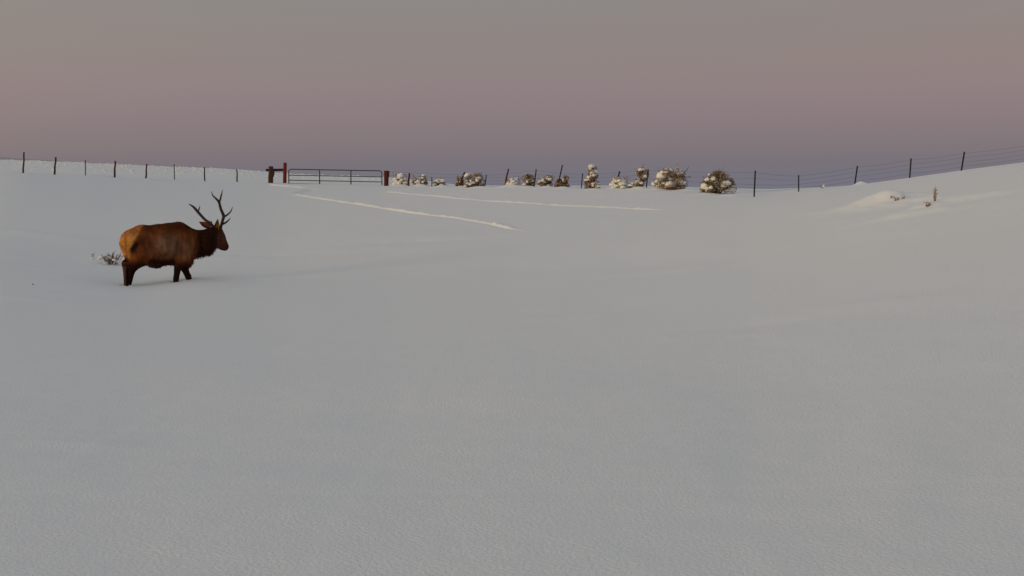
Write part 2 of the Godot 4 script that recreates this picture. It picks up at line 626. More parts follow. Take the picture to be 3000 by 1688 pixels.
# a few stalks standing out of the snow
func stalks(called: String, label: String, category: String, px: float, py: float, count: int, wide: float, high: float, thick: float, seed_: int, spread := 0.4, snowy := 0, leafy := 0) -> void:
	rng.seed = seed_
	var c := hit(px, py, 66.0)
	var o := thing(called, label, category, c)
	var st := start()
	var fol := start()
	for k in count:
		var b := Vector3(rng.randf_range(-0.5, 0.5) * wide * 0.5, -0.08, rng.randf_range(-0.5, 0.5) * wide * 0.4)
		var e := Vector3(b.x * 1.2 + rng.randf_range(-spread, spread) * wide, high * rng.randf_range(0.55, 1.0), b.z + rng.randf_range(-spread, spread) * wide)
		var line := curve([b, b.lerp(e, 0.5) + Vector3(rng.randf_range(-0.02, 0.02), 0.02, 0), e], [thick, thick * 0.8, thick * 0.4], 3)
		tube(st, line[0], line[1], 5)
		for q in leafy:
			var p := b.lerp(e, rng.randf_range(0.35, 1.05))
			leaf(fol, p, Vector3(rng.randfn(), rng.randf_range(0.2, 1.5), rng.randfn()).normalized(), rng.randf_range(0.03, 0.06), 0.008, Color(0.30, 0.185, 0.145) * rng.randf_range(0.6, 1.4))
	part("stems", st.commit(), mats.straw if called == "dry_grass" else mats.dry, o)
	if leafy:
		part("foliage", fol.commit(), mats.leaf, o).set_meta("kind", "stuff")
	for k in snowy:
		lump(o, Vector3(rng.randf_range(-0.5, 0.5) * wide, high * rng.randf_range(0.0, 0.75), rng.randf_range(-0.2, 0.4) * wide), Vector3(1, 0.8, 1) * minf(high, 0.2) * rng.randf_range(0.18, 0.36))

# ------------------------------------------------------------------ the elk
const ELK_D := 27.0
const ELK_TURN := 0.56
var elk_at := Vector3.ZERO
var elk_k := 0.0

func crop(cx: float, cy: float) -> Vector2:                  # elk points were measured on an enlarged crop
	return Vector2(220.0 + 0.24845 * cx, 520.0 + 0.24845 * cy)

func elk_point(cx: float, cy: float, z: float) -> Vector3:   # in the elk's own axes: x forward, z to its right side
	var s := crop(cx, cy)
	var d := ELK_D
	var x := 0.0
	var p := Vector3.ZERO
	for k in 4:
		p = spot(s.x, s.y, d) - elk_at
		x = (p.x - z * sin(ELK_TURN)) / cos(ELK_TURN)
		d = ELK_D - (-x * sin(ELK_TURN) + z * cos(ELK_TURN))
	return Vector3(x, p.y, z)

func elk_pixel(p: Vector3) -> Vector2:
	var w := elk_at + Vector3(p.x * cos(ELK_TURN) + p.z * sin(ELK_TURN), p.y, -p.x * sin(ELK_TURN) + p.z * cos(ELK_TURN))
	var cz := -w.z * cos(PITCH) - w.y * sin(PITCH)
	var cy := w.y * cos(PITCH) - w.z * sin(PITCH)
	# camera axes: forward is tilted down by PITCH
	var depth := -w.z * cos(PITCH) - w.y * sin(PITCH)
	var px := CX + F * w.x / depth
	var py := CY - F * (w.y * cos(PITCH) - w.z * sin(PITCH) * 1.0) / depth
	return Vector2((px - 220.0) / 0.24845, (py - 520.0) / 0.24845)

# joints: column, row, side offset, radius (crop pixels) twice, then how wide it is for its height
const BONES := [
	[690, 765, 0.02, 158, 800, 742, 0.0, 176, 0.80],
	[800, 742, 0.0, 176, 1000, 785, 0.0, 232, 0.72],
	[1000, 785, 0.0, 232, 1215, 765, 0.0, 222, 0.68],
	[1120, 655, 0.0, 118, 1215, 634, 0.0, 106, 0.55],
	[1225, 640, 0.0, 104, 1330, 700, 0.0, 110, 0.65],
	[1240, 790, 0.0, 190, 1400, 775, 0.0, 152, 0.66],
	[1400, 775, 0.0, 152, 1530, 755, 0.0, 138, 0.66],
	[1530, 755, 0.0, 138, 1625, 690, 0.0, 100, 0.68],
	[1440, 850, 0.0, 100, 1560, 830, 0.0, 90, 0.55],
	[1625, 670, 0.0, 92, 1665, 630, 0.0, 68, 0.8],
	[1665, 640, 0.0, 72, 1705, 705, 0.0, 66, 0.85],
	[1705, 705, 0.0, 66, 1772, 812, 0.0, 42, 0.8],
	[1640, 745, 0.0, 66, 1735, 815, 0.0, 44, 0.7],
	[1735, 815, 0.0, 40, 1768, 832, 0.0, 34, 0.8],
	[925, 1005, 0.0, 66, 960, 1022, 0.0, 54, 0.8],
	[880, 985, 0.0, 60, 1000, 995, 0.0, 58, 0.9],
	[632, 800, 0.10, 98, 655, 955, 0.14, 66, 0.7],
	[640, 800, -0.12, 96, 690, 960, -0.15, 66, 0.7],
	[990, 930, 0.0, 100, 1190, 945, 0.0, 98, 0.65],
	# near hind leg
	[700, 800, 0.17, 130, 800, 900, 0.19, 105, 0.55],
	[800, 900, 0.19, 105, 730, 985, 0.19, 66, 0.6],
	[730, 985, 0.19, 66, 596, 1018, 0.17, 44, 0.85],
	[596, 1018, 0.17, 46, 600, 1150, 0.17, 30, 0.9],
	[600, 1150, 0.17, 30, 603, 1420, 0.17, 27, 1.0],
	# far hind leg
	[760, 820, -0.15, 130, 850, 930, -0.17, 90, 0.55],
	[850, 930, -0.17, 90, 700, 1030, -0.17, 62, 0.7],
	[700, 1030, -0.17, 62, 662, 1110, -0.17, 40, 0.9],
	[662, 1110, -0.17, 40, 625, 1300, -0.16, 28, 1.0],
	[625, 1300, -0.16, 28, 615, 1430, -0.16, 27, 1.0],
	# near front leg
	[1280, 830, 0.16, 120, 1270, 960, 0.17, 88, 0.6],
	[1270, 960, 0.17, 88, 1212, 1060, 0.16, 42, 0.75],
	[1212, 1060, 0.16, 42, 1190, 1190, 0.16, 32, 1.0],
	[1190, 1190, 0.16, 32, 1180, 1400, 0.16, 28, 1.0],
	# far front leg
	[1330, 880, -0.15, 110, 1310, 1000, -0.16, 74, 0.6],
	[1310, 1000, -0.16, 74, 1290, 1075, -0.16, 42, 0.8],
	[1290, 1075, -0.16, 42, 1333, 1170, -0.16, 35, 1.0],
	[1333, 1170, -0.16, 35, 1400, 1340, -0.16, 28, 1.0],
]

func coat_color(p: Vector3, n: Vector3) -> Color:
	var q := elk_pixel(Vector3(p.x, p.y, absf(p.z)))
	var cx := q.x
	var cy := q.y
	var mot := bump.get_noise_3d(p.x * 18.0, p.y * 18.0, p.z * 18.0)
	var flank := Color(0.290, 0.155, 0.092)
	var back := Color(0.105, 0.031, 0.012)
	var warm := Color(0.250, 0.075, 0.022)
	var dark := Color(0.036, 0.015, 0.011)
	var neck := Color(0.055, 0.018, 0.011)
	var buff := Color(0.68, 0.31, 0.085)
	var c := warm
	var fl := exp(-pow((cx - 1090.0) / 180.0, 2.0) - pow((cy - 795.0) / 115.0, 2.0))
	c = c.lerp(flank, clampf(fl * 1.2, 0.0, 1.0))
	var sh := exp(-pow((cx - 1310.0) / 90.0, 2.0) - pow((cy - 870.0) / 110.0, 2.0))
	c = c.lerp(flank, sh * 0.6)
	c = c.lerp(back, (1.0 - smoothstep(560.0, 700.0, cy)) * smoothstep(700.0, 800.0, cx) * 0.9)
	c = c.lerp(back, exp(-pow((cx - 830.0) / 70.0, 2.0) - pow((cy - 700.0) / 140.0, 2.0)) * 0.55)
	c = c.lerp(Color(0.09, 0.034, 0.014), exp(-pow((cx - 1250.0) / 26.0, 2.0) - pow((cy - 880.0) / 90.0, 2.0)) * 0.7)
	# belly and legs
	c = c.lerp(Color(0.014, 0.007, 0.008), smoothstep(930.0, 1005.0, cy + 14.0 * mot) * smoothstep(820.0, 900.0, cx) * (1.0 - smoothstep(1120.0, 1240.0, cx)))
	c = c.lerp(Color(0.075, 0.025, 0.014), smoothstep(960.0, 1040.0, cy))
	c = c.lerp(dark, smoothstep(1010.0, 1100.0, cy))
	# neck, mane and head
	var nk := smoothstep(1400.0, 1470.0, cx + 20.0 * mot)
	c = c.lerp(neck, nk)
	c = c.lerp(dark, nk * smoothstep(790.0, 900.0, cy) * (1.0 - smoothstep(1640.0, 1700.0, cx)))
	c = c.lerp(dark, nk * exp(-pow((cx - 1610.0) / 55.0, 2.0) - pow((cy - 700.0) / 130.0, 2.0)) * 0.85)
	c = c.lerp(Color(0.115, 0.040, 0.026), smoothstep(1660.0, 1700.0, cx))
	c = c.lerp(dark, smoothstep(1765.0, 1800.0, cx) * 0.6)
	# rump patch with its dark edge
	var edge := 640.0
	if cy < 720.0:
		edge = lerpf(800.0, 722.0, clampf((cy - 570.0) / 150.0, 0.0, 1.0))
	elif cy < 850.0:
		edge = lerpf(722.0, 648.0, (cy - 720.0) / 130.0)
	else:
		edge = lerpf(648.0, 655.0, clampf((cy - 850.0) / 100.0, 0.0, 1.0))
	var rump := (1.0 - smoothstep(edge - 26.0, edge + 22.0, cx + 26.0 * mot)) * (1.0 - smoothstep(940.0, 985.0, cy))
	c = c.lerp(dark, exp(-pow((cx - edge - 30.0) / 44.0, 4.0) - pow((cy - 822.0) / 72.0, 4.0)) * 1.0)
	c = c.lerp(buff, rump)
	c = c.lerp(Color(0.36, 0.085, 0.025), rump * (1.0 - smoothstep(600.0, 740.0, cy)) * 0.65)
	c = c.lerp(Color(0.40, 0.11, 0.03), rump * exp(-pow((cx - 592.0 - (cy - 780.0) * 0.08) / 12.0, 2.0)) * 0.7)
	c = c.lerp(dark, smoothstep(905.0, 965.0, cy) * (1.0 - smoothstep(600.0, 650.0, cx)) * (1.0 - smoothstep(990.0, 1010.0, cy)))
	# pale hair down the back of the hind cannon
	c = c.lerp(Color(0.20, 0.115, 0.075), (1.0 - smoothstep(584.0, 604.0, cx)) * smoothstep(1040.0, 1070.0, cy) * (1.0 - smoothstep(1290.0, 1320.0, cy)) * 0.8)
	var broad := bump.get_noise_3d(p.x * 7.0, p.y * 9.0, p.z * 7.0)
	var streak := bump.get_noise_3d(p.x * 60.0, p.y * 14.0, p.z * 60.0)
	return c * clampf(1.0 + 0.4 * mot + 0.3 * broad + 0.5 * streak, 0.35, 1.9)

var hair_v := PackedVector3Array()
var hair_n := PackedVector3Array()
var hair_c := PackedColorArray()

func elk_body() -> ArrayMesh:
	var cell := 0.015
	var lo := Vector3(-1.05, -0.42, -0.42)
	var hi := Vector3(2.35, 1.55, 0.42)
	var nx := int((hi.x - lo.x) / cell) + 1
	var ny := int((hi.y - lo.y) / cell) + 1
	var nz := int((hi.z - lo.z) / cell) + 1
	var g := PackedFloat32Array()
	g.resize(nx * ny * nz)
	g.fill(0.2)
	for b in BONES:
		var zs: float = b[8]
		var a := elk_point(b[0], b[1], b[2])
		var e := elk_point(b[4], b[5], b[6])
		var ra: float = b[3] * elk_k
		var rb: float = b[7] * elk_k
		var k := clampf(minf(ra, rb) * 0.5, 0.018, 0.06)
		var m := k + 0.03
		var r := maxf(ra, rb) + m
		var i0 := clampi(int((minf(a.x, e.x) - r - lo.x) / cell), 0, nx - 1)
		var i1 := clampi(int((maxf(a.x, e.x) + r - lo.x) / cell) + 1, 0, nx - 1)
		var j0 := clampi(int((minf(a.y, e.y) - r - lo.y) / cell), 0, ny - 1)
		var j1 := clampi(int((maxf(a.y, e.y) + r - lo.y) / cell) + 1, 0, ny - 1)
		var k0 := clampi(int((minf(a.z, e.z) - r * zs - lo.z) / cell), 0, nz - 1)
		var k1 := clampi(int((maxf(a.z, e.z) + r * zs - lo.z) / cell) + 1, 0, nz - 1)
		a.z /= zs
		e.z /= zs
		var ab := e - a
		var inv := 1.0 / maxf(ab.length_squared(), 1e-6)
		for kz in range(k0, k1 + 1):
			for j in range(j0, j1 + 1):
				var at := (kz * ny + j) * nx
				var p := Vector3(0, lo.y + j * cell, (lo.z + kz * cell) / zs) - a
				for i in range(i0, i1 + 1):
					p.x = lo.x + i * cell - a.x
					var t := clampf(p.dot(ab) * inv, 0.0, 1.0)
					var d := (p - ab * t).length() - ra - (rb - ra) * t
					if d < m:
						d *= lerpf(1.0, zs, 0.5)
						var o := g[at + i]
						var hh := maxf(k - absf(o - d), 0.0) / k
						g[at + i] = minf(o, d) - hh * hh * k * 0.25
	# surface nets
	var v := PackedVector3Array()
	var n := PackedVector3Array()
	var c := PackedColorArray()
	var idx := PackedInt32Array()
	var id := PackedInt32Array()
	id.resize(nx * ny * nz)
	id.fill(-1)
	var sx := 1
	var sy := nx
	var sz := nx * ny
	var off := [0, sx, sy, sx + sy, sz, sx + sz, sy + sz, sx + sy + sz]
	for kz in nz - 1:
		for j in ny - 1:
			for i in nx - 1:
				var at := kz * sz + j * sy + i
				var g0 := g[at]
				if absf(g0) > 0.04:
					continue
				var neg := 0
				for q in 8:
					if g[at + off[q]] < 0.0:
						neg += 1
				if neg == 0 or neg == 8:
					continue
				var sum := Vector3.ZERO
				var cnt := 0
				for q in 8:
					for ax in 3:
						var bit := 1 << ax
						if q & bit:
							continue
						var fa := g[at + off[q]]
						var fb := g[at + off[q | bit]]
						if (fa < 0.0) != (fb < 0.0):
							var pt := Vector3(q & 1, (q >> 1) & 1, (q >> 2) & 1)
							pt[ax] += fa / (fa - fb)
							sum += pt
							cnt += 1
				var gx := g[at + sx] + g[at + sx + sy] + g[at + sx + sz] + g[at + off[7]] - g0 - g[at + sy] - g[at + sz] - g[at + sy + sz]
				var gyy := g[at + sy] + g[at + sx + sy] + g[at + sy + sz] + g[at + off[7]] - g0 - g[at + sx] - g[at + sz] - g[at + sx + sz]
				var gz := g[at + sz] + g[at + sx + sz] + g[at + sy + sz] + g[at + off[7]] - g0 - g[at + sx] - g[at + sy] - g[at + sx + sy]
				id[at] = v.size()
				v.append(lo + (Vector3(i, j, kz) + sum / cnt) * cell)
				n.append(Vector3(gx, gyy, gz).normalized())
	for kz in range(1, nz - 1):
		for j in range(1, ny - 1):
			for i in range(1, nx - 1):
				var at := kz * sz + j * sy + i
				if id[at] < 0 and absf(g[at]) > 0.03:
					continue
				var f0 := g[at]
				for ax in 3:
					var st: int = [sx, sy, sz][ax]
					var f1 := g[at + st]
					if (f0 < 0.0) == (f1 < 0.0):
						continue
					var s1: int = [sy, sz, sx][ax]
					var s2: int = [sz, sx, sy][ax]
					var q0 := id[at]
					var q1 := id[at - s1]
					var q2 := id[at - s1 - s2]
					var q3 := id[at - s2]
					if q0 < 0 or q1 < 0 or q2 < 0 or q3 < 0:
						continue
					if f0 < 0.0:
						idx.append_array([q0, q2, q1, q0, q3, q2])
					else:
						idx.append_array([q0, q1, q2, q0, q2, q3])
	for q in v.size():
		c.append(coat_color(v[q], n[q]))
	hair_v = v
	hair_n = n
	hair_c = c
	return array_mesh(v, n, idx, c)

func build_elk() -> void:
	var s := crop(870, 1230)
	elk_at = spot(s.x, s.y, ELK_D)
	elk_k = 0.24845 * ELK_D / F
	var o := thing("elk", "dark brown bull elk with forked antlers and orange rump wading through the snow", "elk", elk_at)
	o.rotation.y = ELK_TURN
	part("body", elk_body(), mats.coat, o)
	# long hair along the withers, throat mane and belly
	rng.seed = 91
	var mane := start()
	for q in 16000:
		var i := rng.randi() % hair_v.size()
		var p := hair_v[i]
		var px := elk_pixel(Vector3(p.x, p.y, absf(p.z)))
		var keep := 0.0
		var long := 0.03
		if px.x > 1400.0 and px.x < 1690.0 and px.y > 640.0:
			keep = 0.9
			long = 0.06
		elif px.y < 600.0 and px.x > 840.0 and px.x < 1400.0:
			keep = 0.6
			long = 0.028
		elif px.y > 960.0 and px.y < 1100.0 and px.x > 830.0 and px.x < 1180.0:
			keep = 0.5
			long = 0.035
		elif px.y < 1000.0 and px.x < 1400.0:
			keep = 0.7
			long = 0.026
		if rng.randf() > keep:
			continue
		var n := hair_n[i]
		var dir := (n * 0.55 + Vector3(-0.55, -0.55, 0) + Vector3(rng.randfn(), rng.randfn(), rng.randfn()) * 0.22).normalized()
		leaf(mane, p - n * 0.004, dir, long * rng.randf_range(0.6, 1.3), 0.0045, hair_c[i] * rng.randf_range(0.55, 1.5))
	part("mane", mane.commit(), mats.hair, o).set_meta("kind", "stuff")
	# antlers
	var k := elk_k * 0.5
	var far_one := start()
	branch(far_one, [[1640, 600, -0.06, 44], [1600, 545, -0.10, 44], [1530, 497, -0.22, 42], [1455, 415, -0.34, 44], [1398, 350, -0.40, 34], [1368, 330, -0.42, 24], [1338, 312, -0.44, 7]], k)
	branch(far_one, [[1448, 412, -0.345, 28], [1456, 385, -0.33, 22], [1466, 358, -0.32, 17], [1472, 334, -0.31, 6]], k)
	branch(far_one, [[1606, 552, -0.09, 30], [1606, 530, -0.06, 20], [1603, 510, -0.04, 6]], k)
	part("antler", far_one.commit(), mats.antler, o)
	var near_one := start()
	branch(near_one, [[1708, 620, 0.06, 42], [1722, 575, 0.08, 42], [1738, 508, 0.13, 44], [1750, 455, 0.17, 46], [1718, 372, 0.20, 40], [1694, 290, 0.22, 38], [1650, 240, 0.21, 27], [1620, 208, 0.20, 18], [1609, 165, 0.19, 5]], k)
	branch(near_one, [[1697, 300, 0.22, 36], [1712, 255, 0.25, 28], [1725, 205, 0.27, 22], [1738, 146, 0.28, 6]], k)
	branch(near_one, [[1745, 465, 0.17, 36], [1785, 447, 0.22, 30], [1826, 412, 0.26, 22], [1843, 385, 0.28, 17], [1856, 346, 0.29, 5]], k)
	branch(near_one, [[1724, 556, 0.09, 34], [1765, 538, 0.11, 30], [1806, 508, 0.13, 22], [1833, 476, 0.14, 6]], k)
	part("antler", near_one.commit(), mats.antler, o)
	# ears: hollow leaf shapes
	ear(o, Vector3(1590, 590, -0.07), Vector3(1460, 522, -0.26), 0.066, Vector3(-0.2, 0.2, 1.0), Color(0.10, 0.034, 0.018), Color(0.13, 0.05, 0.026))
	ear(o, Vector3(1664, 640, 0.080), Vector3(1682, 486, 0.15), 0.060, Vector3(-0.27, 0.0, 0.96), Color(0.085, 0.032, 0.018), Color(0.20, 0.095, 0.032))
	var e := SphereMesh.new()
	e.radius = 0.022
	e.height = 0.044
	for sd in [1.0, -1.0]:
		var at := elk_point(1712, 690, 0.0)
		part("eye", e, mats.eye, o).position = at + Vector3(0, 0, sd * 0.098)
	var st := start()
	var p0 := elk_point(545, 745, 0.0)
	var ln := curve([p0 + Vector3(0.06, 0.03, 0), p0 + Vector3(-0.02, -0.03, 0), p0 + Vector3(-0.02, -0.12, 0)], [0.03, 0.028, 0.012], 4)
	tube(st, ln[0], ln[1], 8, Color(0.40, 0.17, 0.05))
	part("tail", st.commit(), mats.coat, o)

func branch(st: SurfaceTool, list: Array, k: float) -> void:
	var pts := []
	var rad := []
	for q in list:
		pts.append(elk_point(q[0], q[1], q[2]))
		rad.append(q[3] * k * 0.80)
	var ln := curve(pts, rad, 5)
	tube(st, ln[0], ln[1], 8, Color.WHITE, 0.12)

func ear(o: Node3D, from: Vector3, to: Vector3, wide: float, face: Vector3, outside: Color, inside: Color) -> void:
	var a := elk_point(from.x, from.y, from.z)
	var b := elk_point(to.x, to.y, to.z)
	var dir := b - a
	var across := dir.cross(face).normalized()
	var out := across.cross(dir).normalized()
	if out.z < 0.0:
		out = -out
	for layer in 2:
		var st := start()
		var rows := 8
		var cols := 6
		var grid := []
		for j in rows + 1:
			var t := float(j) / rows
			var w := wide * (sin(PI * pow(lerpf(0.16, 1.0, t), 0.9)) + 0.02)
			var line := []
			for i in cols + 1:
				var s := 2.0 * i / cols - 1.0
				line.append(a + dir * t + across * w * (s if layer == 0 else 0.62 * s + 0.2) + out * ((s * s - 0.6) * w * 0.55 + (0.0 if layer == 0 else 0.006)))
			grid.append(line)
		for j in rows:
			for i in cols:
				for q in [[0, 0], [1, 0], [0, 1], [0, 1], [1, 0], [1, 1]]:
					st.set_color(outside if layer == 0 else inside)
					st.set_smooth_group(0)
					st.add_vertex(grid[j + q[0]][i + q[1]])
		st.generate_normals()
		if layer == 0:
			part("ear", st.commit(), mats.hair, o)
		else:
			part("ear_lining", st.commit(), mats.hair, o)

# ------------------------------------------------------------------ gate
func build_gate() -> void:
	var dg := 64.5
	var lt := spot(845.5, 496, dg)
	var rt := spot(1118.5, 500.5, dg)
	var lb := spot(844, 537, dg)
	var at := Vector3(lt.x, lb.y, lt.z)
	var o := thing("farm_gate", "dark green tubular steel farm gate half buried in snow between wooden posts", "gate", at)
	var r := 0.028
	var x1 := rt.x - lt.x
	var y0 := lt.y - at.y
	var y1 := rt.y - at.y
	var low := -0.45
	var pts := [Vector3(0, low, 0), Vector3(0, y0 - 0.16, 0)]
	for k in 5:
		var t := PI * 0.5 * (k + 0.5) / 5.0
		pts.append(Vector3(0.13 - 0.13 * cos(t), y0 - 0.13 + 0.13 * sin(t), 0))
	pts.append(Vector3(0.16, y0, 0))
	pts.append(Vector3(x1 - 0.16, y1, 0))
	for k in 5:
		var t := PI * 0.5 * (k + 0.5) / 5.0
		pts.append(Vector3(x1 - 0.13 + 0.13 * sin(t), y1 - 0.13 + 0.13 * cos(t), 0))
	pts.append(Vector3(x1, y1 - 0.16, 0))
	pts.append(Vector3(x1, low - 0.1, 0))
	var rad := []
	for p in pts:
		rad.append(r)
	var st := start()
	tube(st, pts, rad, 10)
	part("frame", st.commit(), mats.gate_steel, o)
	for yy in [[513.3, 518.6], [528, 533.2]]:
		var a := spot(845.5, yy[0], dg) - at
		var b := spot(1118.5, yy[1], dg) - at
		var rl := start()
		tube(rl, [a, b], [0.023, 0.023], 10)
		part("rail", rl.commit(), mats.gate_steel, o)
	for low_rail in [-0.02, -0.25]:
		var rl := start()
		tube(rl, [Vector3(0, low_rail, 0), Vector3(x1, low_rail - 0.1, 0)], [0.023, 0.023], 10)
		part("rail", rl.commit(), mats.gate_steel, o)
	for bx in [936.0, 1028.0]:
		var a := spot(bx, lerpf(496, 500.5, (bx - 845.5) / 273.0), dg) - at
		var br := start()
		box(br, Transform3D(Basis(), Vector3(a.x, (a.y + low) * 0.5, 0.026)), Vector3(0.06, a.y - low, 0.012))
		part("upright", br.commit(), mats.gate_steel, o)
	# braced posts on the left: brown post, cross beam, red post
	var foot := spot(793, 536.5, 65.0)
	foot.y = minf(foot.y, ground(foot.x, foot.z))
	var b := thing("gate_brace", "brown post and bright red post joined by a beam at left end of the gate", "fence brace", foot)
	var p := start()
	var t0 := spot(793.5, 487.3, 65.0) - foot
	tube(p, [Vector3(0, -0.5, 0), Vector3(0, 0.3, 0), t0 * 0.7, t0], [0.125, 0.128, 0.118, 0.122], 12, Color.WHITE, 0.12)
	part("post", p.commit(), mats.brown_wood, b).set_meta("label", "thick brown post")
	var w := start()
	var c0 := spot(799, 506, 65.0) - foot
	tube(w, [c0 + Vector3(0, -0.22, 0.0), c0 + Vector3(0.01, 0, 0.02), c0 + Vector3(0.0, 0.16, 0.0)], [0.05, 0.085, 0.06], 9, Color.WHITE, 0.3)
	part("wire_bundle", w.commit(), mats.brown_wood, b)
	var beam := start()
	var a0 := spot(779, 498.5, 65.15) - foot
	var a1 := spot(835, 497.6, 65.15) - foot
	tube(beam, [a0, a0.lerp(a1, 0.5), a1], [0.075, 0.072, 0.072], 10, Color.WHITE, 0.15)
	part("beam", beam.commit(), mats.dark_wood, b)
	var red := start()
	var r0 := spot(834, 537, 65.0) - foot
	var r1 := spot(835, 476.6, 65.0) - foot
	tube(red, [r0 + Vector3(0, -0.5, 0), r0, r0.lerp(r1, 0.5), r1], [0.092, 0.092, 0.090, 0.090], 12, Color.WHITE, 0.06)
	part("post", red.commit(), mats.red_wood, b).set_meta("label", "bright red post")
	# right gate post
	var rf := spot(1132, 545, 63.3)
	rf.y = minf(rf.y, ground(rf.x, rf.z))
	var g := thing("gate_post", "thick rust red wooden post at right end of the green gate", "gate post", rf)
	var s := start()
	var rtop := spot(1133, 500.3, 63.3) - rf
	tube(s, [Vector3(-0.005, -0.5, 0), Vector3(-0.005, 0.0, 0), Vector3(0, rtop.y * 0.55, 0), Vector3(0.012, rtop.y * 0.62, 0), Vector3(0.014, rtop.y * 0.8, 0), rtop], [0.120, 0.120, 0.122, 0.138, 0.142, 0.138], 12, Color.WHITE, 0.08)
	part("shaft", s.commit(), mats.rust_wood, g)

# ------------------------------------------------------------------ sky
func sky_panorama() -> ImageTexture:
	var w := 512
	var h := 1024
	var anti := [[-90, 112, 113, 119], [-0.5, 112, 113, 119], [0, 103, 104, 117], [0.5, 107, 105, 117], [1.0, 113, 108, 117], [2.0, 124, 115, 119], [3.3, 132, 120, 124], [4.6, 137, 125, 127], [6.0, 137, 128, 126], [8.8, 135, 132, 130], [14, 139, 139, 139], [30, 148, 151, 155], [90, 150, 155, 161]]
	var west := [[-90, 112, 113, 119], [-0.5, 112, 113, 119], [0, 232, 178, 122], [4, 236, 190, 138], [10, 215, 190, 156], [20, 180, 174, 167], [35, 156, 157, 158], [90, 150, 155, 161]]
	var away := deg_to_rad(53.0)                              # azimuth opposite the sunken sun
	var mixes := PackedFloat32Array()
	var rosy := PackedFloat32Array()
	for i in w:
		var az := (float(i) + 0.5) / w * TAU                   # 0 looks along -Z, positive to the right
		mixes.append(pow((1.0 - cos(az - away)) * 0.5, 3.2))
		rosy.append(exp(-pow(wrapf(az - away, -PI, PI) / deg_to_rad(38.0), 2.0)))
	var im := Image.create(w, h, false, Image.FORMAT_RGBF)
	for j in h:
		var e := 90.0 - 180.0 * (j + 0.5) / h
		var a := ramp(anti, e)
		var b := ramp(west, e)
		var belt := smoothstep(1.0, 5.0, e) * (1.0 - smoothstep(8.0, 18.0, e))
		for i in w:
			var c := a.lerp(b, mixes[i])
			var g := belt * rosy[i]                            # the pink belt is strongest opposite the sun
			im.set_pixel(i, j, Color(c.r * (1.0 + 0.15 * g), c.g * (1.0 + 0.0 * g), c.b * (1.0 - 0.03 * g)))
	return ImageTexture.create_from_image(im)

func ramp(stops: Array, e: float) -> Color:
	for k in range(1, stops.size()):
		if e <= stops[k][0]:
			var t: float = (e - stops[k - 1][0]) / float(stops[k][0] - stops[k - 1][0])
			var a := Color(stops[k - 1][1] / 255.0, stops[k - 1][2] / 255.0, stops[k - 1][3] / 255.0).srgb_to_linear()
			var b := Color(stops[k][1] / 255.0, stops[k][2] / 255.0, stops[k][3] / 255.0).srgb_to_linear()
			return a.lerp(b, t)
	return Color.BLACK

